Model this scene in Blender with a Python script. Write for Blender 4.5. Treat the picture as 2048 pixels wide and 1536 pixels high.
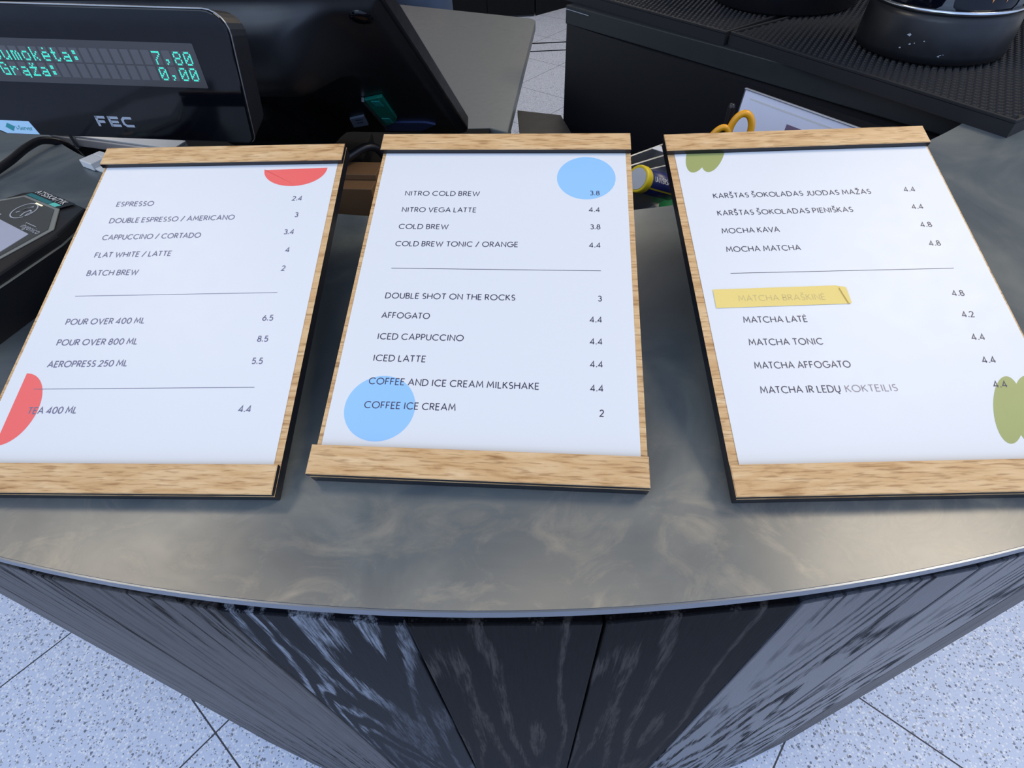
import bpy, bmesh, math, random
from mathutils import Vector, Matrix
from math import sin, cos, pi, radians

sc = bpy.context.scene
for o in list(bpy.data.objects):
    bpy.data.objects.remove(o, do_unlink=True)
random.seed(4)
H = 1.3075                      # camera height above the floor; the bar top is at 1.0
TOP = 1.0

# ---------------------------------------------------------------- camera
cam = bpy.data.objects.new('camera', bpy.data.cameras.new('camera'))
sc.collection.objects.link(cam)
R = Matrix(((0.99887705, -0.04737757, 0.0),
            (-0.03484866, -0.73472585, 0.67746845),
            (-0.03209681, -0.67670769, -0.73555183)))   # columns: image right, image down, forward
rx, dn, fw = R.col[0], R.col[1], R.col[2]
cam.matrix_world = Matrix(((rx[0], -dn[0], -fw[0], 0), (rx[1], -dn[1], -fw[1], 0), (rx[2], -dn[2], -fw[2], H), (0, 0, 0, 1)))
cam.data.sensor_fit = 'HORIZONTAL'
cam.data.sensor_width = 36.0
cam.data.lens = 36.0 * 1100.0 / 2048.0
cam.data.clip_start = 0.02
cam.data.clip_end = 100
sc.camera = cam

# ---------------------------------------------------------------- colour management
sc.view_settings.view_transform = 'Standard'
sc.view_settings.look = 'None'
sc.view_settings.gamma = 1.0
sc.view_settings.use_curve_mapping = False
sc.view_settings.exposure = 0.24

# ---------------------------------------------------------------- world: daylight from the glazed side behind the viewer
wd = bpy.data.worlds.new('daylight'); sc.world = wd; wd.use_nodes = True
nt = wd.node_tree; nt.nodes.clear()
def wn(t, **k):
    n = nt.nodes.new(t)
    for a, b in k.items(): setattr(n, a, b)
    return n
tc = wn('ShaderNodeTexCoord'); sep = wn('ShaderNodeSeparateXYZ'); nt.links.new(tc.outputs['Generated'], sep.inputs[0])
r1 = wn('ShaderNodeValToRGB'); mr = wn('ShaderNodeMapRange')
mr.inputs['From Min'].default_value = -1; mr.inputs['From Max'].default_value = 1
nt.links.new(sep.outputs['Y'], mr.inputs['Value']); nt.links.new(mr.outputs[0], r1.inputs[0])
e = r1.color_ramp.elements
e[0].position = 0.0; e[0].color = (0.90, 1.22, 1.95, 1)
e[1].position = 1.0; e[1].color = (0.20, 0.19, 0.17, 1)
for p, c in ((0.30, (0.92, 1.18, 1.80, 1)), (0.50, (0.86, 1.00, 1.28, 1)), (0.63, (0.80, 0.86, 0.94, 1)), (0.74, (0.46, 0.46, 0.45, 1)), (0.86, (0.26, 0.25, 0.23, 1))):
    x = e.new(p); x.color = c
bg = wn('ShaderNodeBackground'); bg.inputs['Strength'].default_value = 0.60
out = wn('ShaderNodeOutputWorld')
nt.links.new(r1.outputs[0], bg.inputs[0]); nt.links.new(bg.outputs[0], out.inputs[0])

def area(name, loc, target, size, sy, power, col):
    l = bpy.data.lights.new(name, 'AREA'); l.shape = 'RECTANGLE'; l.size = size; l.size_y = sy; l.energy = power; l.color = col
    o = bpy.data.objects.new(name, l); sc.collection.objects.link(o); o.location = loc
    o.rotation_euler = (Vector(target) - Vector(loc)).to_track_quat('-Z', 'Y').to_euler()
    return o
area('window_daylight', (-2.6, -3.6, 3.4), (0, 0.6, 0.8), 3.4, 2.4, 38, (0.68, 0.84, 1.0))
area('ceiling_lamp_light', (1.62, 0.93, 2.9), (0.3, 0.3, 1.0), 0.9, 0.6, 23, (1.0, 0.86, 0.66))
area('left_lamp_light', (-1.5, 1.08, 2.9), (-0.3, 0.4, 1.0), 0.7, 0.5, 9, (1.0, 0.86, 0.66))
area('back_lamp_light', (0.6, 4.2, 2.9), (0.4, 4.0, 0.0), 1.0, 1.0, 24, (1.0, 0.90, 0.76))

# ---------------------------------------------------------------- materials
def lin(r, g, b):
    f = lambda v: (v / 255) / 12.92 if v <= 10 else (((v / 255) + 0.055) / 1.055) ** 2.4
    return (f(r), f(g), f(b), 1)
def mat(name, col, rough=0.5, metal=0.0, spec=0.5, emit=None, es=0.0, trans=0.0, coat=0.0, noise=0.0, nscale=60.0, alpha=1.0, bump=0.0):
    m = bpy.data.materials.new(name); m.use_nodes = True
    t = m.node_tree; b = t.nodes['Principled BSDF']
    b.inputs['Base Color'].default_value = col
    b.inputs['Roughness'].default_value = rough
    b.inputs['Metallic'].default_value = metal
    b.inputs['Specular IOR Level'].default_value = spec
    b.inputs['Transmission Weight'].default_value = trans
    b.inputs['Coat Weight'].default_value = coat
    b.inputs['Alpha'].default_value = alpha
    if emit:
        b.inputs['Emission Color'].default_value = emit; b.inputs['Emission Strength'].default_value = es
    c = t.nodes.new('ShaderNodeTexCoord'); n = t.nodes.new('ShaderNodeTexNoise')
    n.inputs['Scale'].default_value = nscale; n.inputs['Detail'].default_value = 4
    t.links.new(c.outputs['Object'], n.inputs['Vector'])
    r = t.nodes.new('ShaderNodeMapRange')
    r.inputs['To Min'].default_value = max(0.02, rough - 0.06 - noise); r.inputs['To Max'].default_value = min(1, rough + 0.06 + noise)
    t.links.new(n.outputs['Fac'], r.inputs['Value']); t.links.new(r.outputs[0], b.inputs['Roughness'])
    if bump:
        bp = t.nodes.new('ShaderNodeBump'); bp.inputs['Strength'].default_value = bump; bp.inputs['Distance'].default_value = 0.001
        t.links.new(n.outputs['Fac'], bp.inputs['Height']); t.links.new(bp.outputs[0], b.inputs['Normal'])
    return m
def ramp(t, src, stops):
    r = t.nodes.new('ShaderNodeValToRGB'); e = r.color_ramp.elements
    e[0].position, e[0].color = stops[0]; e[1].position, e[1].color = stops[-1]
    for p, c in stops[1:-1]:
        x = e.new(p); x.color = c
    t.links.new(src, r.inputs[0]); return r.outputs[0]
def mix(t, f, a, b, mode='MIX'):
    n = t.nodes.new('ShaderNodeMix'); n.data_type = 'RGBA'; n.blend_type = mode
    for sock, v in ((n.inputs[0], f), (n.inputs[6], a), (n.inputs[7], b)):
        if hasattr(v, 'links') or hasattr(v, 'is_linked'): t.links.new(v, sock)
        else: sock.default_value = v
    return n.outputs[2]
def mth(t, op, a, b=None):
    n = t.nodes.new('ShaderNodeMath'); n.operation = op
    for i, v in enumerate((a, b)):
        if v is None: continue
        if hasattr(v, 'is_linked'): t.links.new(v, n.inputs[i])
        else: n.inputs[i].default_value = v
    return n.outputs[0]
def mapping(t, src, loc=(0, 0, 0), rot=(0, 0, 0), scale=(1, 1, 1)):
    n = t.nodes.new('ShaderNodeMapping'); n.inputs['Location'].default_value = loc
    n.inputs['Rotation'].default_value = rot; n.inputs['Scale'].default_value = scale
    t.links.new(src, n.inputs[0]); return n.outputs[0]
def noise(t, vec, scale, detail=4, rough=0.55, dist=0.0):
    n = t.nodes.new('ShaderNodeTexNoise'); n.inputs['Scale'].default_value = scale; n.inputs['Detail'].default_value = detail
    n.inputs['Roughness'].default_value = rough; n.inputs['Distortion'].default_value = dist
    t.links.new(vec, n.inputs['Vector']); return n.outputs['Fac']

def oak():
    m = mat('oak_veneer', (1, 1, 1, 1), 0.45, spec=0.3); t = m.node_tree; b = t.nodes['Principled BSDF']
    oi = t.nodes.new('ShaderNodeObjectInfo'); c = t.nodes.new('ShaderNodeTexCoord')
    add = t.nodes.new('ShaderNodeVectorMath'); add.operation = 'ADD'
    sc_ = t.nodes.new('ShaderNodeVectorMath'); sc_.operation = 'SCALE'; sc_.inputs[0].default_value = (3, 5, 7)
    t.links.new(oi.outputs['Random'], sc_.inputs['Scale'])
    t.links.new(c.outputs['Object'], add.inputs[0]); t.links.new(sc_.outputs[0], add.inputs[1])
    v = mapping(t, add.outputs[0], scale=(16, 110, 110))
    g = noise(t, v, 1.6, 5, 0.6, 0.6)
    v2 = mapping(t, add.outputs[0], scale=(60, 620, 620))
    g2 = noise(t, v2, 1.0, 2, 0.5)
    col = ramp(t, g, [(0.25, lin(170, 124, 76)), (0.42, lin(208, 166, 114)), (0.60, lin(222, 184, 134)), (0.8, lin(232, 200, 154))])
    dark = ramp(t, g2, [(0.34, (0.62, 0.54, 0.46, 1)), (0.47, (1, 1, 1, 1))])
    t.links.new(mix(t, 0.85, col, dark, 'MULTIPLY'), b.inputs['Base Color'])
    return m
def terrazzo():
    m = mat('terrazzo_tiles', (1, 1, 1, 1), 0.42, spec=0.35); t = m.node_tree; b = t.nodes['Principled BSDF']
    c = t.nodes.new('ShaderNodeTexCoord'); ob = c.outputs['Object']
    def chips(scale, seed, keep):
        v = t.nodes.new('ShaderNodeTexVoronoi'); v.inputs['Scale'].default_value = scale; v.inputs['Randomness'].default_value = 1.0
        t.links.new(mapping(t, ob, loc=(seed, seed * .7, 0)), v.inputs['Vector'])
        s = t.nodes.new('ShaderNodeSeparateColor'); t.links.new(v.outputs['Color'], s.inputs[0])
        near = mth(t, 'LESS_THAN', v.outputs['Distance'], 0.42); pick = mth(t, 'LESS_THAN', s.outputs[0], keep)
        return mth(t, 'MULTIPLY', near, pick), s.outputs[1]
    base = mix(t, noise(t, ob, 260, 2), lin(206, 213, 230), lin(232, 238, 250))
    w, tone = chips(180, 1.3, 0.5); base = mix(t, w, base, lin(250, 250, 250))
    w, tone = chips(150, 4.1, 0.17); dk = ramp(t, tone, [(0, lin(112, 117, 130)), (0.5, lin(156, 160, 172)), (1, lin(190, 186, 182))]); base = mix(t, w, base, dk)
    w, tone = chips(270, 7.7, 0.2); dk = ramp(t, tone, [(0, lin(112, 118, 132)), (1, lin(180, 182, 190))]); base = mix(t, w, base, dk)
    a = radians(48)
    gs = []
    for (ax, ay, off) in ((sin(a), -cos(a), -0.657), (cos(a), sin(a), -0.2386)):
        s = t.nodes.new('ShaderNodeVectorMath'); s.operation = 'DOT_PRODUCT'; s.inputs[1].default_value = (ax, ay, 0)
        t.links.new(ob, s.inputs[0])
        q = mth(t, 'PINGPONG', mth(t, 'SUBTRACT', s.outputs['Value'], off), 0.2255)
        gs.append(mth(t, 'LESS_THAN', q, 0.0016))
    g = mth(t, 'MAXIMUM', gs[0], gs[1])
    base = mix(t, g, base, lin(62, 66, 76))
    t.links.new(base, b.inputs['Base Color'])
    return m
def slate_metal():
    m = mat('patinated_steel', (1, 1, 1, 1), 0.35, metal=0.0, spec=0.75); t = m.node_tree; b = t.nodes['Principled BSDF']
    ob = t.nodes.new('ShaderNodeTexCoord').outputs['Object']
    n1 = noise(t, ob, 5.5, 6, 0.6, 1.4); n2 = noise(t, mapping(t, ob, loc=(3, 1, 0), scale=(1, 1.4, 1)), 17, 8, 0.66, 1.6)
    base = ramp(t, n1, [(0.30, lin(68, 77, 83)), (0.5, lin(88, 96, 99)), (0.68, lin(114, 118, 115))])
    patina_glow = ramp(t, n2, [(0.50, (0, 0, 0, 1)), (0.72, (1, 1, 1, 1))])
    # tan patina plus painted warm lamp reflections, by distance from the ring centre
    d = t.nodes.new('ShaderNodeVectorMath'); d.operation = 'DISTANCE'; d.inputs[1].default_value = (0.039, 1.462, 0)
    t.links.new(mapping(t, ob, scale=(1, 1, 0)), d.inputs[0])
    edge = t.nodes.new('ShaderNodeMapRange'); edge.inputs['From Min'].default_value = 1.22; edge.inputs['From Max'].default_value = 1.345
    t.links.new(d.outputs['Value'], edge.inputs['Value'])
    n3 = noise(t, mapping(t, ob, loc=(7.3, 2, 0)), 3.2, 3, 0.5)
    em = mth(t, 'MULTIPLY', mth(t, 'MULTIPLY', edge.outputs[0], patina_glow), ramp(t, n3, [(0.35, (0.25, 0.25, 0.25, 1)), (0.6, (1, 1, 1, 1))]))
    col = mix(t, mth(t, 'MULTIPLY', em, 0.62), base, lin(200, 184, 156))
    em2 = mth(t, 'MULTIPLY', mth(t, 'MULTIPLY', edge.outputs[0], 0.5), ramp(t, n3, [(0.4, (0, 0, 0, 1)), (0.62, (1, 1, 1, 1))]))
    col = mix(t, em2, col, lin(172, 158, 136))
    t.links.new(col, b.inputs['Base Color'])
    r = t.nodes.new('ShaderNodeMapRange'); r.inputs['To Min'].default_value = 0.24; r.inputs['To Max'].default_value = 0.42
    t.links.new(n2, r.inputs['Value']); t.links.new(r.outputs[0], b.inputs['Roughness'])
    return m
def dark_wood(name, seed, base0, base1, line, amt, bands, fine, spec=0.12, ro=0.55):
    """black stained oak; line = colour of the grain figure, amt how strongly it shows, fine = straight fine grain instead of cathedrals"""
    m = mat(name, (1, 1, 1, 1), 0.3, spec=spec); t = m.node_tree; b = t.nodes['Principled BSDF']
    ob = mapping(t, t.nodes.new('ShaderNodeTexCoord').outputs['Object'], loc=(seed * 1.7, seed * 3.1, seed * 2.3))
    big = noise(t, mapping(t, ob, scale=(13, 13, 1.3) if not fine else (30, 30, .35)), 1.0, 2.0, 0.45, 0.25)
    w = mth(t, 'PINGPONG', mth(t, 'MULTIPLY', big, bands), 1.0)
    fib = noise(t, mapping(t, ob, scale=(520, 520, 26)), 1.0, 3, 0.65)
    brk = noise(t, mapping(t, ob, scale=(150, 150, 16)), 1.0, 4, 0.7)
    patch = noise(t, mapping(t, ob, scale=(6, 6, 2.2), loc=(4, 4, 4)), 1.0, 1, 0.4)
    ln = ramp(t, mth(t, 'ADD', w, mth(t, 'MULTIPLY', mth(t, 'SUBTRACT', fib, 0.5), 0.9)), [(0.55, (0, 0, 0, 1)), (0.80, (1, 1, 1, 1))])
    k = mth(t, 'MULTIPLY', mth(t, 'MULTIPLY', ln, ramp(t, fib, [(0.36, (0.3, 0.3, 0.3, 1)), (0.52, (1, 1, 1, 1))])),
            mth(t, 'MULTIPLY', ramp(t, brk, [(0.40, (0.12, 0.12, 0.12, 1)), (0.54, (1, 1, 1, 1))]), ramp(t, patch, [(0.36, (amt * .25,) * 3 + (1,)), (0.52, (amt, amt, amt, 1))])))
    base = ramp(t, fib, [(0.3, base0), (0.7, base1)])
    t.links.new(mix(t, k, base, line), b.inputs['Base Color'])
    t.links.new(ramp(t, k, [(0.0, (spec,) * 3 + (1,)), (0.8, (spec * .3,) * 3 + (1,))]), b.inputs['Specular IOR Level'])
    rr = ramp(t, k, [(0.0, (ro, ro, ro, 1)), (0.8, (0.7, 0.7, 0.7, 1))]); t.links.new(rr, b.inputs['Roughness'])
    bp = t.nodes.new('ShaderNodeBump'); bp.inputs['Strength'].default_value = 0.22; bp.inputs['Distance'].default_value = 0.0008
    t.links.new(mth(t, 'ADD', k, fib), bp.inputs['Height']); t.links.new(bp.outputs[0], b.inputs['Normal'])
    return m

M = dict(
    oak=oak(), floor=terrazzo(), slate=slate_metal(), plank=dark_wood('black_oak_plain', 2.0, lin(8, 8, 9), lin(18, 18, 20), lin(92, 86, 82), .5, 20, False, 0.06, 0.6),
    limed=dark_wood('black_oak_limed', 5.4, lin(8, 10, 14), lin(20, 23, 30), lin(136, 140, 148), .9, 22, False, 0.08), greyed=dark_wood('black_oak_greyed', 8.2, lin(40, 38, 38), lin(72, 68, 66), lin(22, 21, 22), 1.0, 30, True, 0.16, 0.4),
    figured=dark_wood('black_oak_figured', 11.9, lin(34, 37, 44), lin(52, 56, 64), lin(12, 12, 14), 1.0, 26, False, 0.35, 0.26),
    edge=mat('black_edge', lin(20, 20, 26), 0.30),
    lip=mat('brushed_lip', lin(122, 128, 138), 0.32, metal=0.7),
    paper=mat('paper', lin(228, 228, 226), 0.42, spec=0.35),
    ink=mat('ink', lin(62, 56, 78), 0.45), inkglare=mat('ink_glare', lin(112, 112, 138), 0.45), inkglarewash=mat('ink_glare_wash', lin(150, 138, 144), 0.45),  # the two lighter inks carry glare on the sheets in their colour
    inktape=mat('ink_under_tape', lin(214, 190, 118), 0.6),
    red=mat('red_print', lin(246, 104, 98), 0.45), blue=mat('blue_print', lin(152, 200, 242), 0.45), olive=mat('olive_print', lin(160, 165, 98), 0.45),
    tape=mat('yellow_tape', lin(240, 212, 122), 0.6, bump=0.2, nscale=900),
    black=mat('black_plastic', lin(22, 22, 26), 0.38, noise=0.05), blacksat=mat('black_satin', lin(18, 19, 24), 0.45, bump=0.25, nscale=1500),
    gloss=mat('black_gloss', lin(8, 9, 14), 0.08, spec=0.35), matte=mat('black_matte', lin(11, 11, 12), 0.8, spec=0.2),
    rubber=mat('black_rubber', lin(24, 25, 29), 0.6), white=mat('white_plastic', lin(226, 224, 218), 0.4), chrome=mat('chrome', lin(200, 205, 210), 0.18, metal=1.0),
    silver=mat('brushed_silver', lin(170, 172, 174), 0.35, metal=0.9), vfdglass=mat('display_window', lin(70, 66, 64), 0.15), vfdcell=mat('display_cell', lin(92, 88, 86), 0.3),
    glow=mat('teal_glow', lin(60, 200, 170), 0.4, emit=lin(70, 225, 190), es=0.62),
    greyink=mat('grey_lettering', lin(170, 174, 180), 0.35), sky=mat('pale_blue_label', lin(190, 224, 240), 0.4), teal=mat('teal_print', lin(52, 150, 150), 0.4),
    greenpcb=mat('teal_green_plastic', lin(20, 165, 138), 0.25), screen=mat('grey_screen', lin(176, 178, 192), 0.25), faceplate=mat('terminal_glass', lin(74, 76, 74), 0.25),
    bezel=mat('grey_bezel', lin(128, 130, 124), 0.35), orange=mat('orange_plastic', lin(240, 164, 24), 0.35), yellow=mat('yellow_plastic', lin(236, 206, 40), 0.35),
    navy=mat('navy_label', lin(36, 42, 92), 0.35), grey=mat('grey_cap', lin(204, 204, 204), 0.5), green=mat('green_print', lin(36, 160, 92), 0.4),
    brown=mat('brown_wood', lin(120, 88, 58), 0.55, bump=0.3, nscale=40), acrylic=mat('clear_acrylic', (0.9, 0.93, 1, 1), 0.05, alpha=0.08),
    card=mat('white_card', lin(240, 240, 254), 0.5), purple=mat('purple_print', lin(98, 44, 92), 0.45), steel=mat('blade_steel', lin(190, 194, 200), 0.2, metal=1.0),
    worktop=mat('grey_worktop', lin(104, 108, 106), 0.42, noise=0.05), glass=mat('dark_glass', lin(8, 10, 20), 0.08, spec=0.3), ribmetal=mat('grey_rib', lin(150, 156, 162), 0.35, metal=0.4), amber=mat('amber_print', lin(226, 150, 84), 0.4),
    denim=mat('denim', lin(70, 84, 104), 0.9, bump=0.4, nscale=600), skin=mat('skin', lin(212, 160, 136), 0.55), hair=mat('dark_hair', lin(40, 30, 24), 0.6), shirt=mat('black_shirt', lin(26, 26, 30), 0.9),
    navyflap=mat('dark_blue_film', lin(72, 88, 140), 0.35), greyblue=mat('grey_blue_label', lin(186, 204, 228), 0.4), lime=mat('lime_print', lin(140, 150, 60), 0.5),
)

# ---------------------------------------------------------------- builders
def link(name, data=None, parent=None):
    o = bpy.data.objects.new(name, data); sc.collection.objects.link(o)
    if parent: o.parent = parent
    return o
def thing(name, label, cat, loc=(0, 0, 0), rz=0.0, group=None, mw=None):
    o = link(name); o.empty_display_size = 0.02
    if mw is not None: o.matrix_world = mw
    else: o.location = loc; o.rotation_euler = (0, 0, rz)
    o['label'] = label; o['category'] = cat
    if group: o['group'] = group
    return o
def tag(o, label, cat, group=None):
    o['label'] = label; o['category'] = cat
    if group: o['group'] = group
    return o
def obj(name, bm, mats, parent=None, bev=0.0, seg=2, smooth=False, label=None):
    me = bpy.data.meshes.new(name)
    bm.normal_update()
    bm.to_mesh(me); bm.free()
    for m in (mats if isinstance(mats, (list, tuple)) else [mats]): me.materials.append(M[m] if isinstance(m, str) else m)
    o = link(name, me, parent)
    if smooth:
        for p in me.polygons: p.use_smooth = True
    if bev:
        b = o.modifiers.new('bevel', 'BEVEL'); b.width = bev; b.segments = seg; b.limit_method = 'ANGLE'; b.angle_limit = radians(40)
    if label: o['label'] = label
    return o
def B(): return bmesh.new()
def box(bm, x0, x1, y0, y1, z0, z1, side=None):
    v = [bm.verts.new(p) for p in ((x0, y0, z0), (x1, y0, z0), (x1, y1, z0), (x0, y1, z0), (x0, y0, z1), (x1, y0, z1), (x1, y1, z1), (x0, y1, z1))]
    for i, f in enumerate(((3, 2, 1, 0), (4, 5, 6, 7), (0, 1, 5, 4), (1, 2, 6, 5), (2, 3, 7, 6), (3, 0, 4, 7))):
        fc = bm.faces.new([v[k] for k in f])
        if side is not None and i != 1: fc.material_index = side
    return bm
def prism(bm, pts, z0, z1, pts0=None, side=None):
    pts0 = pts0 or pts
    a = [bm.verts.new((p[0], p[1], z0)) for p in pts0]; b = [bm.verts.new((p[0], p[1], z1)) for p in pts]
    n = len(pts); t = bm.faces.new(b); u = bm.faces.new(a[::-1])
    fs = [bm.faces.new((a[i], a[(i + 1) % n], b[(i + 1) % n], b[i])) for i in range(n)]
    if side is not None:
        for f in fs + [u]: f.material_index = side
    bmesh.ops.recalc_face_normals(bm, faces=[t, u] + fs)
    return bm
def flat(bm, pts, z):
    f = bm.faces.new([bm.verts.new((p[0], p[1], z)) for p in pts])
    if f.normal.z < 0 or f.calc_area() == 0: pass
    f.normal_update()
    if f.normal.z < 0: f.normal_flip()
    return bm
def rrect(x0, x1, y0, y1, r, n=6):
    out = []
    rs = r if isinstance(r, (list, tuple)) else [r] * 4
    for (cx, cy, a0, rr) in ((x1 - rs[0], y1 - rs[0], 0, rs[0]), (x0 + rs[1], y1 - rs[1], 90, rs[1]), (x0 + rs[2], y0 + rs[2], 180, rs[2]), (x1 - rs[3], y0 + rs[3], 270, rs[3])):
        for i in range(n + 1):
            a = radians(a0 + 90 * i / n); out.append((cx + rr * cos(a), cy + rr * sin(a)))
    return out
def ell(cx, cy, a, b, n=48, t0=0, t1=2 * pi, rot=0.0):
    k = n if abs(t1 - t0 - 2 * pi) < 1e-6 else n + 1
    o = []
    for i in range(k):
        t = t0 + (t1 - t0) * i / n; x, y = a * cos(t), b * sin(t)
        o.append((cx + x * cos(rot) - y * sin(rot), cy + x * sin(rot) + y * cos(rot)))
    return o
def lathe(bm, prof, n=64, c=(0, 0)):
    rings = []
    for r, z in prof:
        rings.append([bm.verts.new((c[0] + r * cos(2 * pi * i / n), c[1] + r * sin(2 * pi * i / n), z)) for i in range(n)] if r > 1e-6 else [bm.verts.new((c[0], c[1], z))])
    for a, b in zip(rings, rings[1:]):
        for i in range(n):
            j = (i + 1) % n
            if len(a) == 1 and len(b) == 1: continue
            if len(a) == 1: bm.faces.new((a[0], b[j], b[i]))
            elif len(b) == 1: bm.faces.new((a[i], a[j], b[0]))
            else: bm.faces.new((a[i], a[j], b[j], b[i]))
    bmesh.ops.recalc_face_normals(bm, faces=bm.faces[:])
    return bm
def tube(bm, pts, r, n=10, closed=False, cap=True):
    P = [Vector(p) for p in pts]; m = len(P); rings = []
    up = Vector((0.13, 0.21, 1)).normalized()
    for i in range(m):
        if closed: d = P[(i + 1) % m] - P[i - 1]
        else: d = P[min(i + 1, m - 1)] - P[max(i - 1, 0)]
        d.normalize(); a = d.cross(up)
        if a.length < 1e-3: a = d.cross(Vector((1, 0, 0)))
        a.normalize(); b = d.cross(a); rr = r[i] if isinstance(r, (list, tuple)) else r
        rings.append([bm.verts.new(P[i] + rr * (cos(2 * pi * k / n) * a + sin(2 * pi * k / n) * b)) for k in range(n)])
    for i in range(m if closed else m - 1):
        A, Bq = rings[i], rings[(i + 1) % m]
        for k in range(n): bm.faces.new((A[k], A[(k + 1) % n], Bq[(k + 1) % n], Bq[k]))
    if cap and not closed: bm.faces.new(rings[0][::-1]); bm.faces.new(rings[-1])
    bmesh.ops.recalc_face_normals(bm, faces=bm.faces[:])
    return bm
def smoothpath(pts, n=8):
    P = [Vector(p) for p in pts]; P = [P[0] * 2 - P[1]] + P + [P[-1] * 2 - P[-2]]; o = []
    for i in range(1, len(P) - 2):
        for k in range(n):
            t = k / n; a, b, c, d = P[i - 1], P[i], P[i + 1], P[i + 2]
            o.append(0.5 * ((2 * b) + (c - a) * t + (2 * a - 5 * b + 4 * c - d) * t * t + (3 * b - a - 3 * c + d) * t ** 3))
    o.append(P[-2]); return o
def frame(o, x, y):
    x = Vector(x).normalized(); y = Vector(y); y = (y - x * y.dot(x)).normalized(); z = x.cross(y)
    return Matrix(((x[0], y[0], z[0], o[0]), (x[1], y[1], z[1], o[1]), (x[2], y[2], z[2], o[2]), (0, 0, 0, 1)))

# ---------------------------------------------------------------- monoline lettering (drawn stroke by stroke)
def arc(cx, cy, rx_, ry, a0, a1, n=14):
    return [(cx + rx_ * cos(radians(a0 + (a1 - a0) * i / n)), cy + ry * sin(radians(a0 + (a1 - a0) * i / n))) for i in range(n + 1)]
G = {
 'A': (.80, [[(0, 0), (.40, 1), (.80, 0)], [(.14, .33), (.66, .33)]]),
 'B': (.52, [[(0, 0), (0, 1)] + arc(.24, .765, .23, .235, 90, -90) + [(0, .53)], [(0, .53)] + arc(.26, .265, .26, .265, 90, -90) + [(0, 0)]]),
 'C': (.84, [arc(.5, .5, .5, .5, 47, 313, 24)]),
 'D': (.76, [[(0, 0), (0, 1)] + arc(.27, .5, .49, .5, 90, -90, 20) + [(0, 0)]]),
 'E': (.48, [[(.48, 1), (0, 1), (0, 0), (.48, 0)], [(0, .52), (.42, .52)]]),
 'F': (.46, [[(.46, 1), (0, 1), (0, 0)], [(0, .50), (.40, .50)]]),
 'G': (.94, [arc(.5, .5, .5, .5, 45, 352, 26) + [(.97, .46), (.58, .46)]]),
 'H': (.70, [[(0, 0), (0, 1)], [(.70, 0), (.70, 1)], [(0, .51), (.70, .51)]]),
 'I': (.10, [[(.05, 0), (.05, 1)]]),
 'J': (.34, [[(.34, 1)] + arc(.14, .22, .20, .22, 0, -130, 10)]),
 'K': (.58, [[(0, 0), (0, 1)], [(.54, 1), (.02, .48)], [(.16, .60), (.60, 0)]]),
 'L': (.44, [[(0, 1), (0, 0), (.44, 0)]]),
 'M': (.90, [[(0, 0), (.11, 1), (.45, .26), (.79, 1), (.90, 0)]]),
 'N': (.70, [[(0, 0), (0, 1), (.70, 0), (.70, 1)]]),
 'O': (1.0, [arc(.5, .5, .5, .5, 90, 450, 32)]),
 'P': (.50, [[(0, 0), (0, 1)] + arc(.24, .735, .26, .265, 90, -90) + [(0, .47)]]),
 'R': (.54, [[(0, 0), (0, 1)] + arc(.24, .745, .25, .255, 90, -90) + [(0, .49)], [(.22, .49), (.55, 0)]]),
 'S': (.50, [arc(.26, .745, .225, .255, 40, 262, 12) + arc(.25, .25, .25, .25, 82, -140, 12)]),
 'T': (.60, [[(0, 1), (.60, 1)], [(.30, 1), (.30, 0)]]),
 'U': (.64, [[(0, 1)] + arc(.32, .32, .32, .32, 180, 360, 14) + [(.64, 1)]]),
 'V': (.76, [[(0, 1), (.38, 0), (.76, 1)]]),
 'W': (1.12, [[(0, 1), (.29, 0), (.56, .86), (.83, 0), (1.12, 1)]]),
 'X': (.66, [[(0, 0), (.66, 1)], [(0, 1), (.66, 0)]]),
 'Y': (.66, [[(0, 1), (.33, .45), (.66, 1)], [(.33, .45), (.33, 0)]]),
 'Z': (.58, [[(0, 1), (.58, 1), (0, 0), (.58, 0)]]),
 '0': (.62, [arc(.31, .5, .31, .5, 90, 450, 26)]),
 '1': (.22, [[(0, .82), (.22, 1), (.22, 0)]]),
 '2': (.52, [arc(.26, .73, .25, .27, 165, -38, 14) + [(0, 0), (.52, 0)]]),
 '3': (.50, [arc(.24, .745, .23, .255, 150, -90, 14), arc(.25, .26, .26, .26, 90, -150, 14)]),
 '4': (.62, [[(.46, 0), (.46, 1), (0, .25), (.62, .25)]]),
 '5': (.52, [[(.48, 1), (.12, 1), (.06, .56)] + arc(.25, .31, .27, .31, 118, -145, 14)]),
 '6': (.56, [[(.40, 1)] + arc(.28, .29, .28, .29, 142, 502, 22)]),
 '7': (.52, [[(0, 1), (.52, 1), (.14, 0)]]),
 '8': (.54, [arc(.27, .755, .21, .245, -90, 270, 20), arc(.27, .26, .27, .26, 90, 450, 22)]),
 '9': (.56, [arc(.28, .71, .28, .29, -38, 322, 22) + [(.16, 0)]]),
 '/': (.48, [[(0, -.08), (.48, 1.06)]]), '.': (.14, [[(-.01, .07), (.15, .07)]]),
 '+': (.5, [[(0, .5), (.5, .5)], [(.25, .25), (.25, .75)]]), '-': (.36, [[(0, .42), (.36, .42)]]),
}
def caron(w): return [[(w / 2 - .19, 1.36), (w / 2, 1.16), (w / 2 + .19, 1.36)]]
G['Š'] = (.50, G['S'][1] + caron(.50)); G['Ž'] = (.58, G['Z'][1] + caron(.58))
G['Ė'] = (.48, G['E'][1] + [[(.19, 1.24), (.31, 1.24)]])
G['Ų'] = (.64, G['U'][1] + [arc(.46, -.10, .12, .13, 110, 300, 8)])
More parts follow.
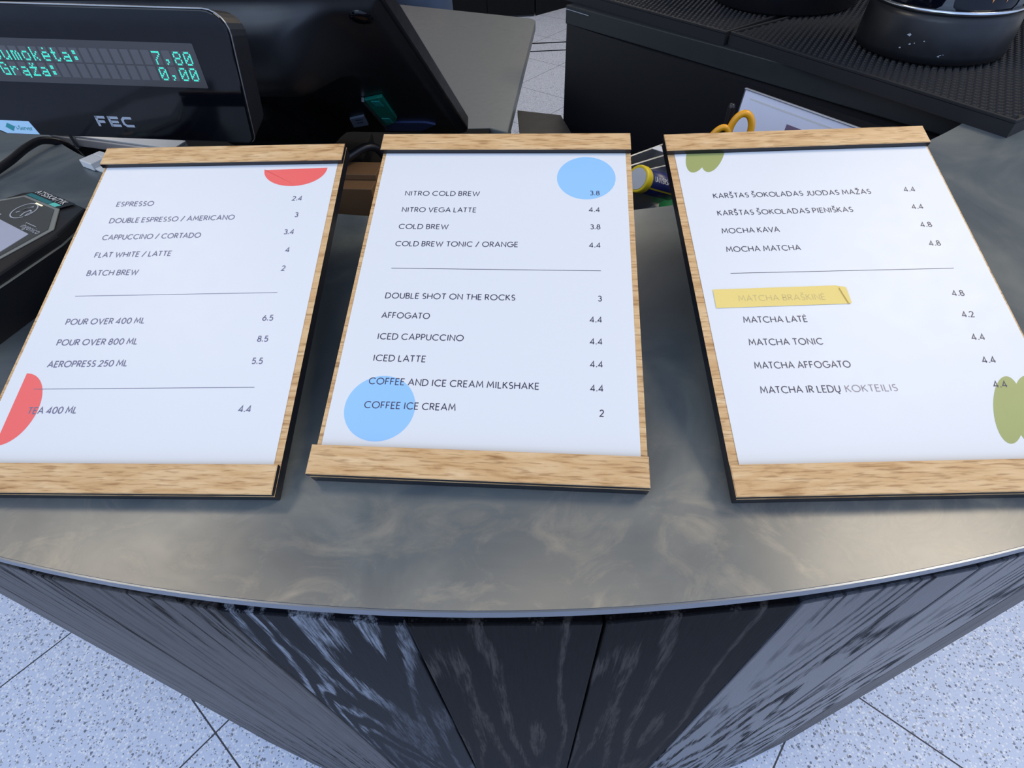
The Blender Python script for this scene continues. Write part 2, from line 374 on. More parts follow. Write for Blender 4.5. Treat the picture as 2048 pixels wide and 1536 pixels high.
def ribbon(bm, pts, w, z):
    P = [Vector((p[0], p[1])) for p in pts]
    P = [p for i, p in enumerate(P) if i == 0 or (p - P[i - 1]).length > 1e-7]
    closed = (P[0] - P[-1]).length < 1e-6 and len(P) > 3
    if closed: P = P[:-1]
    n = len(P); L_, R_ = [], []
    for i in range(n):
        a = P[i - 1] if (i > 0 or closed) else None
        c = P[(i + 1) % n] if (i < n - 1 or closed) else None
        d0 = (P[i] - a).normalized() if a is not None else (c - P[i]).normalized()
        d1 = (c - P[i]).normalized() if c is not None else d0
        nn = Vector((-(d0.y + d1.y), d0.x + d1.x))
        nn = Vector((-d1.y, d1.x)) if nn.length < 1e-4 else nn.normalized()
        k = 1.0 / max(0.45, nn.dot(Vector((-d1.y, d1.x))))
        L_.append(bm.verts.new((*(P[i] + nn * w / 2 * k), z))); R_.append(bm.verts.new((*(P[i] - nn * w / 2 * k), z)))
    for i in range(n if closed else n - 1):
        j = (i + 1) % n
        f = bm.faces.new((R_[i], R_[j], L_[j], L_[i])); f.normal_update()
        if f.normal.z < 0: f.normal_flip()
def textrun(bm, s, x0, x1, y, cap, w, z, right=None, gap=.27, y1=None):
    """one line of capitals from x0 to x1 on baseline y; x1 None keeps the natural width; right aligns the end"""
    adv, x = [], 0.0
    for i, c in enumerate(s):
        if c == ' ': x += .35; continue
        wd_, st = G[c]
        if i and (s[i - 1] + c) in ('AT', 'TA', 'AV', 'VA', 'TT', 'LA', 'LT', 'FA', 'PA', 'TC', 'TO', 'OL'): x -= .10 if (s[i - 1] + c) in ('AT', 'TA', 'AV', 'VA') else .04
        adv.append((x, st)); x += wd_ + gap
        if c == '.': x += .02
    tot = (x - gap) * cap
    k = 1.0
    if x1 is not None: k = (x1 - x0) / tot
    if right is not None: x0 = right - tot
    sl = 0 if y1 is None else (y1 - y) / (x1 - x0)
    for ax, st in adv:
        for stroke in st:
            q = [(x0 + (ax + px) * cap * k, y + py * cap) for px, py in stroke]
            q = [(a, b + sl * (a - x0)) for a, b in q]
            ribbon(bm, q, w, z)
def fonttext(bm, s, M4, size, shear=0.0, width=None):
    """small lower-case lettering with the built-in font, laid in the plane M4"""
    cu = bpy.data.curves.new('t', 'FONT'); cu.body = s; cu.size = size; cu.shear = shear
    o = bpy.data.objects.new('t', cu); sc.collection.objects.link(o)
    dg = bpy.context.evaluated_depsgraph_get(); me = bpy.data.meshes.new_from_object(o.evaluated_get(dg))
    xs = [v.co.x for v in me.vertices]; k = 1.0
    if width and xs: k = width / (max(xs) - min(xs))
    vs = [bm.verts.new(M4 @ Vector((v.co.x * k, v.co.y, 0))) for v in me.vertices]
    for p in me.polygons:
        try: bm.faces.new([vs[i] for i in p.vertices])
        except ValueError: pass
    bpy.data.objects.remove(o); bpy.data.curves.remove(cu); bpy.data.meshes.remove(me)

# ================================================================= SETTING
fl = obj('floor', box(B(), -6, 6, -4, 9, -0.05, 0.0), 'floor'); fl['kind'] = 'structure'
for nm, bb in (('shade_ceiling', (-6, 6, 1.0, 9, 3.0, 3.1)), ('shade_wall_back', (-6, 6, 8.9, 9, 0, 3.0))):  # unseen ceiling slab and wall, added to keep the back area darker
    o = obj(nm, box(B(), *bb), mat(nm + '_paint', lin(120, 118, 114), 0.8)); o['kind'] = 'structure'
for i, (y0, y1) in enumerate(((4.64, 4.655), (4.46, 4.472))):
    o = obj('trim_%d' % (i + 1), box(B(), -3, 5, y0, y1, 0.0, 0.003), 'matte'); o['kind'] = 'structure'

# ================================================================= BAR COUNTER (a ring segment)
CX, CY, RO, RI = 0.039, 1.462, 1.349, 0.942
def pol(r, a): return (CX + r * sin(radians(a)), CY - r * cos(radians(a)))
A0, A1 = -66, 66
counter = thing('bar_counter', 'curved bar counter with a dark patinated top and black stained plank front', 'counter', (0, 0, 0))
n = 132
outer = [pol(RO, A0 + (A1 - A0) * i / n) for i in range(n + 1)]; inner = [pol(RI, A0 + (A1 - A0) * i / n) for i in range(n + 1)]
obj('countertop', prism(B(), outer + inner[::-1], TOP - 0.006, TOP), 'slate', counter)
lipo = [pol(RO + 0.0012, A0 + (A1 - A0) * i / n) for i in range(n + 1)]; lipi = [pol(RO + 0.0001, A0 + (A1 - A0) * i / n) for i in range(n + 1)]
obj('edge_band', prism(B(), lipo + lipi[::-1], TOP - 0.0075, TOP - 0.0004), 'lip', counter, label='lighter worn metal edge of the countertop')
bo = [pol(RO - 0.0245, A0 + (A1 - A0) * i / n) for i in range(n + 1)]; bi = [pol(RI + 0.012, A0 + (A1 - A0) * i / n) for i in range(n + 1)]
obj('top_support', prism(B(), bo + bi[::-1], TOP - 0.036, TOP - 0.0062), 'matte', counter)
co = [pol(RO - 0.030, A0 + 1 + (A1 - A0 - 2) * i / 60) for i in range(61)]; ci = [pol(RI + 0.30, A0 + 1 + (A1 - A0 - 2) * i / 60) for i in range(61)]
obj('core', prism(B(), co + ci[::-1], 0.0, TOP - 0.0362), 'matte', counter)
step = 5.08; R1, R2 = RO - 0.0015, RO - 0.026
k = -12
while k < 12:
    a0, a1 = 0.40 + step * k + 0.035, 0.40 + step * (k + 1) - 0.035
    b = B()
    p0, p1 = Vector((*pol(R1, a0), 0)), Vector((*pol(R1, a1), 0)); q0, q1 = Vector((*pol(R2, a0), 0)), Vector((*pol(R2, a1), 0))
    c = (p0 + p1) / 2
    ang = radians(0.40 + step * (k + .5))
    rot = Matrix.Rotation(-ang, 4, 'Z')
    zt = TOP - 0.030 - random.uniform(0, 0.003)
    prism(b, [tuple((rot @ (p - c))[:2]) for p in (q0, p0, p1, q1)], 0.012, zt)
    o = obj('plank', b, {-3: 'greyed', -2: 'limed', -1: 'plank', 0: 'plank', 1: 'figured', 2: 'figured', -4: 'greyed'}.get(k, ('plank', 'limed', 'figured', 'greyed')[k % 4]), counter, bev=0.0015)
    o.location = c; o.rotation_euler = (0, 0, ang)
    k += 1

# ================================================================= MENU BOARDS
def board(label, o, yaw, tilt, s, cxm):
    mw = Matrix.Translation((o[0] * s, o[1] * s, o[2] * s + H)) @ Matrix.Rotation(yaw, 4, 'Z') @ Matrix.Rotation(tilt, 4, 'X') @ Matrix.Scale(s, 4)
    t = thing('menu_board', label, 'menu board', mw=mw, group='tabletop menu boards')
    hw = 0.1085
    def shift(b, dx):
        for v in b.verts: v.co.x += dx
        return b
    obj('back_panel', shift(box(B(), -hw, hw, -0.2963, 0.0200, -0.0092, -0.0004, side=1), cxm), ['oak', 'edge'], t)
    for nm, y0, y1 in (('top_bar', -0.0005, 0.0195), ('bottom_bar', -0.2960, -0.2758)):
        bm = box(B(), -0.1092, 0.1092, (y0 - y1) / 2, (y1 - y0) / 2, 0.0002, 0.0046, side=1)
        bmesh.ops.bevel(bm, geom=[e for e in bm.edges if all(abs(v.co.z - 0.0046) < 1e-5 for v in e.verts)], offset=0.0005, segments=2, affect='EDGES', material=0)
        br = obj(nm, bm, ['oak', 'edge'], t); br.location = (cxm - 0.0008, (y0 + y1) / 2, 0)
    sh = obj('menu_sheet', box(B(), 0.0002, 0.2098, -0.2765, 0.001, -0.0003, 0.0001), 'paper', t)
    leg = B()
    prism(leg, [(0.045, -0.245), (0.165, -0.245), (0.150, -0.015), (0.060, -0.015)], -0.013, -0.0095)
    obj('hinge_plate', leg, 'edge', t)
    # easel foot: a wedge behind the board that stands on the counter
    b = B(); z_c = (TOP - H) / s - o[2]
    ct, st = cos(tilt), sin(tilt)
    def loc(yh, z): return (yh * ct + z * st, -yh * st + z * ct)     # horizontal depth, height -> board coordinates
    for x in (0.062, 0.142):
        b = B(); P = [loc(-0.055, z_c + 0.0005), loc(-0.025, z_c + 0.0005)]
        top = [(-0.055, -0.0132), (-0.035, -0.0132)]
        vs = [[b.verts.new((xx, *q)) for q in (P[0], P[1], top[1], top[0])] for xx in (x, x + 0.006)]
        b.faces.new(vs[0][::-1]); b.faces.new(vs[1])
        for i in range(4): b.faces.new((vs[0][i], vs[0][(i + 1) % 4], vs[1][(i + 1) % 4], vs[1][i]))
        bmesh.ops.recalc_face_normals(b, faces=b.faces[:])
        obj('easel_foot', b, 'edge', t)
    return t, sh
def mm(*v): return [q * 0.001 for q in v]
def write(sheet, items, prices, rules, right, ink, w, cap=4.75, pcap=4.55):
    for s, x1, y, y1 in items: b = B(); textrun(b, s, .0243, x1 * .001, y * .001, cap * .001, w * .001, 0.00022, y1=None if y1 is None else y1 * .001); obj('item_lettering', b, ink, sheet)
    for s, y in prices: b = B(); textrun(b, s, 0, None, y * .001, pcap * .001, w * .001, 0.00022, right=right * .001, gap=.22); obj('price_lettering', b, ink, sheet)
    for x0, x1, y0, y1 in rules:
        b = B(); ribbon(b, [mm(x0, y0), mm(x1, y1)], 0.00045, 0.00022); obj('ruled_line', b, ink, sheet)
def disc(sheet, pts, col): return obj('printed_shape', flat(B(), [mm(*p) for p in pts], 0.00016), col, sheet)

t, sh = board('oak menu board listing espresso and pour over drinks, with red half circles', (-0.3534, 0.4893, -0.2198), -0.0637, 0.2968, 0.976, 0.1062)
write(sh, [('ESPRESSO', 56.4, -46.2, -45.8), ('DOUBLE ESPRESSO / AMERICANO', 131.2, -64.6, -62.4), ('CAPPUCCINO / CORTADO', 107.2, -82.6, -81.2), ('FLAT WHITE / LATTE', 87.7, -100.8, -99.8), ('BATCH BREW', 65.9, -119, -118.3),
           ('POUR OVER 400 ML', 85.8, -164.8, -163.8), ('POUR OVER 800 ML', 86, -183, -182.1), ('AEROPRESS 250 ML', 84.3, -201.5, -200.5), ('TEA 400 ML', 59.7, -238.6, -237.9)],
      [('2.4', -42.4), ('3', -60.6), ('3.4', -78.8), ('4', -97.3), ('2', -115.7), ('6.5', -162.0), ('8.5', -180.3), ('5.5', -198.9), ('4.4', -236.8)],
      [(22.2, 183.8, -138.7, -136.7), (21.2, 184, -219.3, -217.9)], 185.2, 'inkglare', 0.82)  # glare over this sheet is painted as a paler ink
disc(sh, [(145.5 + 0, -6.6)] + [(173.5 + 28 * cos(a), -5.8 + 20.2 * sin(a)) for a in [radians(180 + 180 * i / 40) for i in range(41)]] + [(201.5, -5.0)], 'red')
disc(sh, [(10.9 + 20.2 * cos(a), -234.5 + 28 * sin(a)) for a in [radians(-90 + 180 * i / 40) for i in range(41)]], 'red')

t, sh = board('oak menu board listing cold brew and iced drinks, with two pale blue circles', (-0.1016, 0.485, -0.2169), -0.1029, 0.2786, 1.0, 0.1056)
write(sh, [('NITRO COLD BREW', 87.2, -50.5, None), ('NITRO VEGA LATTE', 85.8, -68.7, None), ('COLD BREW', 64.7, -86.9, None), ('COLD BREW TONIC / ORANGE', 122.1, -104.9, -104.6), ('DOUBLE SHOT ON THE ROCKS', 122.6, -155.5, None), ('AFFOGATO', 60.1, -173.3, None),
           ('ICED CAPPUCCINO', 87.2, -191.7, None), ('ICED LATTE', 61.8, -209.8, None), ('COFFEE AND ICE CREAM MILKSHAKE', 143, -228.3, -228.9), ('COFFEE ICE CREAM', 87, -246.6, None)],
      [('3.8', -49.2), ('4.4', -67.5), ('3.8', -85.6), ('4.4', -104.3), ('3', -154.9), ('4.4', -173.5), ('4.4', -192), ('4.4', -210.4), ('4.4', -229), ('2', -247.4)],
      [(24.5, 186.8, -127.2, -127)], 186.7, 'ink', 0.68)
disc(sh, ell(176, -29.5, 24.5, 24.5, 64), 'blue'); disc(sh, ell(35, -246.3, 24.5, 24.5, 64), 'blue')

t, sh = board('oak menu board listing hot chocolate and matcha drinks, with olive lobed shapes and yellow tape', (0.1464, 0.4536, -0.2153), -0.0313, 0.2731, 1.013, 0.1028)
write(sh, [('KARŠTAS ŠOKOLADAS JUODAS MAŽAS', 148.7, -51.5, -51.9), ('KARŠTAS ŠOKOLADAS PIENIŠKAS', 129.2, -70.0, -70.3), ('MOCHA KAVA', 68, -88.4, None), ('MOCHA MATCHA', 79.6, -106.7, -106.9), ('MATCHA LATĖ', 68.3, -170.5, -171.1),
           ('MATCHA TONIC', 74.3, -189, -189.7), ('MATCHA AFFOGATO', 87.8, -207.3, -208.1), ('MATCHA IR LEDŲ', 75.9, -225.9, -226.3)],
      [('4.4', -50.8), ('4.4', -69.4), ('4.8', -87.9), ('4.8', -106.4), ('4.8', -152.5), ('4.2', -170.7), ('4.4', -189.3), ('4.4', -207.3), ('4.4', -225.7)],
      [(23, 185.3, -127, -128.1)], 183.9, 'ink', 0.68)
b = B(); textrun(b, 'KOKTEILIS', .0797, .1129, -.2264, .00475, .0006, .00022); obj('item_lettering', b, 'inkglarewash', sh, label='last word of the bottom line, greyed by painted glare')  # glare on the last word is put into its ink colour
def lobes(cx, cy, a, b_, dx, turn):
    out = []
    for sx in (-1, 1):
        for (px, py) in ell(cx + sx * dx, cy, a, b_, 72):
            if (px - cx) * sx >= 0: out.append((px, py))
    out.sort(key=lambda p: math.atan2(p[1] - cy, p[0] - cx))
    return [(x + turn * (y - cy), y) for x, y in out]
disc(sh, [(x, min(y, 0.5)) for x, y in lobes(26.7, 1.2, 9.6, 23.5, 6.3, .34)], 'olive')
disc(sh, [(min(x, 209.6), y) for x, y in lobes(184.3, -241.2, 9.6, 23.5, 6.3, .34)], 'olive')
b = B()
flat(b, [mm(*p) for p in ((7.3, -141.5), (96.3, -140.8), (102.4, -143.2), (102.3, -157), (7, -157.8))], 0.0005)
tp = obj('tape_strip', b, 'tape', t, label='strip of yellow masking tape stuck over one line')
b = B(); flat(b, [mm(*p) for p in ((97.5, -143.2), (99.2, -142.1), (102.4, -143.2), (102.6, -156.8), (100.6, -156.9))], 0.0012); obj('folded_corner', b, 'tape', tp)
b = B(); textrun(b, 'MATCHA BRAŠKINĖ', .0243, .0856, -.1523, .00475, .0007, .00056, y1=-.1529); obj('hidden_lettering', b, 'inktape', tp)

# ================================================================= CUSTOMER DISPLAY
th = radians(6)
X0 = Vector((cos(th), -sin(th), 0)); Y0 = Vector((0, 0, 1))
Xd = (X0 - 0.04 * Y0).normalized(); Yd = (Y0 + 0.04 * X0).normalized()
mw = frame((-0.2445, 0.55, -0.231 + H), Xd, Yd)
t = thing('customer_display', 'glossy black customer display with teal glowing digits and a pale blue sticker', 'display', mw=mw)
def skew(p): return [(x + 0.11 * (y if x > -0.1 else 0), y) for x, y in p]
face = skew(rrect(-0.262, 0.002, 0.001, 0.113, [0.02, 0.012, 0.012, 0.006]))
back = skew(rrect(-0.255, 0.004, 0.012, 0.106, [0.018, 0.012, 0.012, 0.01]))
obj('housing', prism(B(), face, -0.018, -0.004, [(x + .006, y + .002) for x, y in back]), 'black', t, bev=0.003)
obj('face_panel', prism(B(), face, -0.004, 0.0), 'gloss', t, bev=0.0012)
obj('rim', tube(B(), [(x, y, -0.0035) for x, y in face], 0.0007, 6, closed=True), 'silver', t, label='thin bright line around the face')
w = obj('display_window', prism(B(), rrect(-0.248, -0.0235, 0.051, 0.0875, 0.001), 0.0, 0.0003), 'vfdglass', t, label='grey brown window behind the digits')
b = B()
for i in range(20):
    x = -0.2145 + i * 0.0094
    for y in (0.0565, 0.0695): flat(b, rrect(x, x + 0.0074, y, y + 0.0118, 0.0003, 1), 0.0004)
obj('digit_cells', b, 'vfdcell', w)
DOT = {'S': '01110 10001 10000 01110 00001 10001 01110', 'u': '00000 00000 10001 10001 10001 10011 01101', 'm': '00000 00000 11010 10101 10101 10101 10101', 'o': '00000 00000 01110 10001 10001 10001 01110',
       'k': '10000 10000 10010 10100 11000 10100 10010', 'e': '00100 00000 01110 10001 11111 10000 01110', 't': '01000 01000 11100 01000 01000 01001 00110', 'a': '00000 00000 01110 00001 01111 10001 01111',
       ':': '00000 01100 01100 00000 01100 01100 00000', 'G': '01110 10001 10000 10111 10001 10001 01111', 'r': '00000 00000 10110 11001 10000 10000 10000', 'z': '01010 00100 11111 00010 00100 01000 11111',
       '7': '11111 00001 00010 00100 01000 01000 01000', ',': '00000 00000 00000 00000 01100 00100 01000', '8': '01110 10001 10001 01110 10001 10001 01110', '0': '01110 10001 10011 10101 11001 10001 01110'}
for row, at, y0 in (('Sumoketa:', 0, 0.0698), ('7,80', 16, 0.0698), ('Graza:', 0, 0.0568), ('0,00', 16, 0.0568)):
    b = B()
    for i, ch in enumerate(row):
        for r, line in enumerate(DOT[ch].split()):
            for cc, on in enumerate(line):
                if on == '1':
                    x = -0.2142 + (i + at) * 0.0094 + cc * 0.00142; y = y0 + (6 - r) * 0.00158
                    flat(b, [(x, y), (x + .00122, y), (x + .00122, y + .00136), (x, y + .00136)], 0.0005)
        if row[0] == 'G' and i == 2 or row[0] == 'S' and i == 5:
            if row[0] == 'G':
                x = -0.2142 + i * 0.0094 + .0055; flat(b, [(x, y0 - .0016), (x + .0013, y0 - .0016), (x + .0013, y0 - .0003), (x, y0 - .0003)], 0.0005)
    obj('glowing_digits' if at else 'glowing_word', b, 'glow', w, label='teal dot matrix ' + ('amount' if at else 'word'))
b = B()
for ch, x in (('F', 0), ('E', 1), ('C', 2)):
    x0 = -0.148 + x * 0.0128; y0, hh = 0.0125, 0.0098
    st = {'F': [[(0, 0), (0, 1)], [(-.12, .88), (.9, .88)], [(0, .46), (.75, .46)]], 'E': [[(0, 0), (0, 1)], [(-.12, .88), (.95, .88)], [(0, .48), (.85, .48)], [(-.12, .12), (.95, .12)]],
          'C': [[(1, .88), (.25, .88), (.02, .7), (.02, .3), (.25, .12), (1, .12)]]}[ch]
    for q in st: ribbon(b, [(x0 + px * 0.0098, y0 + py * hh) for px, py in q], 0.0024, 0.0003)
obj('maker_lettering', b, 'greyink', t, label='silver grey letters')
st = obj('sticker', prism(B(), [(-0.262, 0.012), (-0.2605, 0.0146), (-0.220, 0.0146), (-0.2165, 0.002), (-0.250, 0.002), (-0.262, 0.008)], 0.0, 0.0004), 'sky', t, label='pale blue and white label')
obj('sticker_emblem', flat(B(), [(-0.2475, 0.0085), (-0.2435, 0.0125), (-0.2375, 0.009), (-0.242, 0.0045)], 0.0006), 'teal', st)
b = B(); fonttext(b, 'i-Server', Matrix.Translation((-0.2372, 0.0058, 0.0006)), 0.0062, width=0.0165); obj('sticker_lettering', b, 'teal', st)
obj('arm', box(B(), -0.17, -0.11, 0.03, 0.08, -0.050, -0.018), 'matte', t, bev=0.004)

# ================================================================= POS MONITOR (seen from the back)
mw = frame((-0.1073, 0.62, -0.1321 + H), (0.9879, -0.1549, 0), (-0.122, -0.778, 0.6163))
t = thing('till_monitor', 'black till monitor leaning back with its rear toward the customers', 'monitor', mw=mw)
Wd, Hd = 0.43, 0.442
obj('bezel', prism(B(), rrect(-Wd, 0, -Hd, 0, 0.014), -0.026, -0.004), 'black', t, bev=0.003)
b = B(); NX, NY = 64, 70
sm = lambda q: (lambda w: w * w * (3 - 2 * w))(min(1, max(0, q)))
def shell(x, y):
    u, v = -x, -y
    e_ = sm(min(u, Wd - u, v, Hd - v) / .016)
    mound = .056 * sin(pi / 2 * min(1, v / .060)) * (1 - sm((v - .075) / .11)) * sm((u - .045) / .085) * sm((Wd - u) / .1)
    block = .030 * sm((u - .21) / .04) * sm((v - .16) / .04)
    return -.004 + e_ * (.008 + max(mound, block))
gx = lambda i, n, a, c: a + (c - a) * (.5 - .5 * cos(pi * i / n))
xs = [gx(i, NX, -Wd + .003, -.003) for i in range(NX + 1)]; ys = [gx(j, NY, -Hd + .003, -.003) for j in range(NY + 1)]
vs = [[b.verts.new((x, y, shell(x, y))) for y in ys] for x in xs]
for i in range(NX):
    for j in range(NY): b.faces.new((vs[i][j], vs[i + 1][j], vs[i + 1][j + 1], vs[i][j + 1]))
obj('back_shell', b, mat('satin_shell', lin(22, 23, 27), 0.42, spec=1.0), t, smooth=True)
obj('rubber_foot', lathe(B(), [(0, .0065), (.0085, .0065), (.0115, .0055), (.012, .002)], 28, (-0.0275, -0.0240)), 'gloss', t, smooth=True, label='round shiny foot in the top corner')
pb = obj('connector', prism(B(), [(-.113, -.251), (-.082, -.236), (-.092, -.331), (-.101, -.352), (-.124, -.372)], 0.0042, 0.009), 'greenpcb', t, bev=0.001, label='teal green connector block')
obj('connector_shell', prism(B(), [(-.1175, -.250), (-.1135, -.2515), (-.1245, -.3725), (-.1295, -.3915)], 0.0042, 0.0105), 'silver', t, bev=0.0008, label='grey metal side of the connector')
tealm = mat('bright_teal', lin(50, 200, 185), 0.3)
for x, y in ((-.098, -.262), (-.110, -.340)): obj('light_lens', box(B(), x - .006, x + .006, y - .010, y + .010, .009, .0098), tealm, pb)
lb = obj('label_plate', prism(B(), [(-.174, -.345), (-.144, -.328), (-.154, -.373), (-.185, -.389)], 0.0042, 0.0075), 'greyblue', t, label='small pale blue grey label')
b = B()
for k in range(2): ribbon(b, [(-.166 - k * .004, -.349 - k * .014), (-.152 - k * .004, -.343 - k * .014)], 0.004, 0.0078)
obj('label_print', b, 'navyflap', lb)
obj('cover_flap', prism(B(), [(-.117, -.359), (-.056, -.356), (-.040, -.366), (-.076, -.405), (-.137, -.403)], 0.0042, 0.0075), 'navyflap', t, label='dark blue plastic flap')
obj('stand_neck', box(B(), -0.32, -0.22, -0.30, -0.19, 0.032, 0.055), 'matte', t, bev=0.006)
Mi = mw.inverted()
b = B(); box(b, -0.50, -0.24, 0.90, 1.06, H - 0.46, H - 0.43)
for v in b.verts: v.co = Mi @ v.co
obj('stand_base', b, 'matte', t, bev=0.004)
b = B(); prism(b, [(-0.42, 0.91), (-0.30, 0.91), (-0.30, 0.95), (-0.42, 0.95)], H - 0.43, H - 0.31)
for v in b.verts: v.co = Mi @ v.co
obj('stand_post', b, 'matte', t, bev=0.004)

# ================================================================= INNER WORKTOP (behind the bar)
t = thing('worktop', 'grey metal worktop slab behind the till monitor', 'worktop', (0, 0, 0))
Zs = H - 0.46
def rounded(pts, rads, n=6):
    out = []
    for i, p in enumerate(pts):
        p = Vector(p); a = Vector(pts[i - 1]); c = Vector(pts[(i + 1) % len(pts)]); r = rads[i]
        if r <= 0: out.append(tuple(p)); continue
        u, v = (a - p).normalized(), (c - p).normalized(); s, e = p + u * r, p + v * r
        for k in range(n + 1):
            q = k / n; out.append(tuple((1 - q) ** 2 * s + 2 * q * (1 - q) * p + q * q * e))
    return out
slab = rounded([(0.015, 1.095), (0.121, 1.862), (-0.368, 2.13), (-1.0, 2.48), (-1.40, 1.75), (-0.66, 1.16), (-0.02, 1.12)], [0, .03, 0, 0.05, .05, 0, 0])
obj('slab', prism(B(), slab, Zs - 0.022, Zs), ['worktop', ], t, bev=0.002)
base = [(-0.04, 1.12), (0.035, 1.78), (-0.37, 2.0), (-0.96, 2.3), (-1.28, 1.75), (-0.64, 1.16), (-0.58, 0.86), (-0.16, 0.86)]
obj('front_shelf', prism(B(), [(-0.02, 1.119), (-0.655, 1.159), (-0.60, 0.86), (-0.19, 0.86), (-0.03, 1.0)], Zs - 0.022, Zs - 0.0005), 'matte', t, label='black lower strip under the till')
obj('cabinet_base', prism(B(), base, 0.0, Zs - 0.0222), 'matte', t)

# ================================================================= COFFEE STATION (right)
t = thing('coffee_station', 'black coffee station cabinet with a dark top under the rubber mats', 'cabinet', (0, 0, 0))
fr = Vector((0.431, -0.626)).normalized(); pr = Vector((-fr.y, fr.x))
P0 = Vector((0.148, 1.337))
def st(u, v): q = P0 + fr * u + pr * v; return (q.x, q.y)
arcp = []
for i in range(14):
    a = 37.8 + i * 2.2; arcp.append(pol(0.936, a))
top = [st(0, 0)] + [st(0.775, 0.0)] + arcp + [st(0.45, 0.72), st(0, 0.72)]
top = [p for p in top if (Vector(p) - Vector((CX, CY))).length < 0.9395]
obj('top_slab', prism(B(), top, TOP - 0.034, TOP - 0.0005), mat('dark_laminate', lin(38, 42, 44), 0.45, noise=0.05), t, bev=0.0015)
obj('front_panel', prism(B(), [st(0.001, 0.003), st(0.765, 0.003), st(0.765, 0.024), st(0.001, 0.024)], 0.02, TOP - 0.0345), 'blacksat', t)
obj('side_panel', prism(B(), [st(0.001, 0.0245), st(0.022, 0.0245), st(0.022, 0.70), st(0.001, 0.70)], 0.02, TOP - 0.0345), 'blacksat', t)
obj('carcass', prism(B(), [st(0.0225, 0.0245), st(0.765, 0.0245), st(0.45, 0.66), st(0.0225, 0.70)], 0.0, TOP - 0.0345), 'matte', t)
b = B()
for u0, u1, z in ((0.0, 0.07, 0.9925),): ribbon(b, [(u0, z), (u1, z)], 0.0012, 0)
for v in b.verts:
    q = P0 + fr * v.co.x - pr * 0.0004; v.co = Vector((q.x, q.y, v.co.y))
obj('edge_seam', b, 'greyink', t, label='thin pale seam on the slab edge')

def bar_mat(label, o, x, depth, length, nub_dx):
    mwm = frame((o[0], o[1], TOP - 0.0003), (x[0], x[1], 0), (-x[1], x[0], 0))
    t = thing('bar_mat', label, 'bar mat', mw=mwm, group='black rubber bar mats')
    obj('base', box(B(), 0, length, 0, depth, 0.0, 0.0165), 'rubber', t)
    b = B()
    for (x0, x1, y0, y1) in ((0, length, 0, .0035), (0, length, depth - .0035, depth), (0, .0035, .0035, depth - .0035), (length - .0035, length, .0035, depth - .0035)): box(b, x0, x1, y0, y1, 0.0165, 0.021)
    obj('rim', b, 'rubber', t, bev=0.001)
    b = B(); p = nub_dx; iy = 0; y = 0.0095
    while y < depth - 0.010:
        xx = 0.0095 + (p / 2 if iy % 2 else 0)
        while xx < length - 0.010:
            lo = [b.verts.new((xx + sx * p * .34, y + sy * p * .34, .0163)) for sx, sy in ((-1, -1), (1, -1), (1, 1), (-1, 1))]
            hi = [b.verts.new((xx + sx * p * .20, y + sy * p * .20, .0200)) for sx, sy in ((-1, -1), (1, -1), (1, 1), (-1, 1))]
            b.faces.new(hi)
            for i in range(4): b.faces.new((lo[i], lo[(i + 1) % 4], hi[(i + 1) % 4], hi[i]))
            xx += p
        y += p; iy += 1
    obj('nubs', b, 'rubber', t)
    return t
mx = Vector((0.222, -0.387)).normalized()
bar_mat('nearer black rubber bar mat carrying the glass canister, its corner over the counter', (0.390, 1.036), mx, 0.42, 0.446, 0.0098)
m1 = Vector((0.159, -0.230)).normalized(); e1 = Vector((0.384, 1.034)); o1 = e1 - m1 * 0.42
bar_mat('farther black rubber bar mat with only the plain black drum on its corner', (o1.x, o1.y), m1, 0.33, 0.418, 0.0098)

t = thing('knock_drum', 'round black drum standing across the join of the bar mats', 'drum', (0.545, 1.222, TOP + 0.0199))
obj('body', lathe(B(), [(0, 0), (.122, 0), (.1265, .004), (.127, .10), (.127, .165), (.118, .166), (.117, .03), (0, .028)], 72), 'black', t, smooth=True)
obj('rubber_rim', lathe(B(), [(.1272, .150), (.131, .153), (.131, .168), (.1165, .170), (.1165, .1665)], 72), 'rubber', t, smooth=True)
obj('knock_bar', tube(B(), [(-.114, 0, .13), (.114, 0, .13)], .011, 14), 'rubber', t)

t = thing('glass_canister', 'black based glass canister with chrome ring, ribs and amber diamond pattern', 'canister', (0.655, 0.925, TOP + 0.0199))
bs = obj('base', lathe(B(), [(0, 0), (.094, 0), (.0995, .003), (.1008, .012), (.0985, .052), (.096, .0605), (0, .0605)], 80), mat('worn_black', lin(24, 25, 28), 0.36, noise=0.1), t, smooth=True)
for a, z, s in ((-140, .035, .0030), (-137, .024, .0016), (-143, .018, .0018), (-128, .03, .0012), (-118, .012, .0016), (-113, .014, .003), (-111.5, .0145, .0022), (-134, .026, .001)):
    c = radians(a); r = .1006
    pts = [(cos(c + k * s / r * random.uniform(.6, 1.2)) * r, sin(c + k * s / r) * r, z + h * s * random.uniform(.5, 1)) for k, h in ((-1, -.3), (.4, -.9), (1, .1), (.2, 1))]
    b = B(); b.faces.new([b.verts.new(p) for p in pts]); obj('scuff_mark', b, 'greyink', bs)
obj('chrome_ring', lathe(B(), [(.0955, .0605), (.0985, .0615), (.0985, .0655), (.0945, .0665), (.0945, .0605)], 80), 'chrome', t, smooth=True)
obj('glass_wall', lathe(B(), [(.0925, .0600), (.0925, .21), (.0890, .21), (.0890, .062)], 80), 'glass', t, smooth=True)
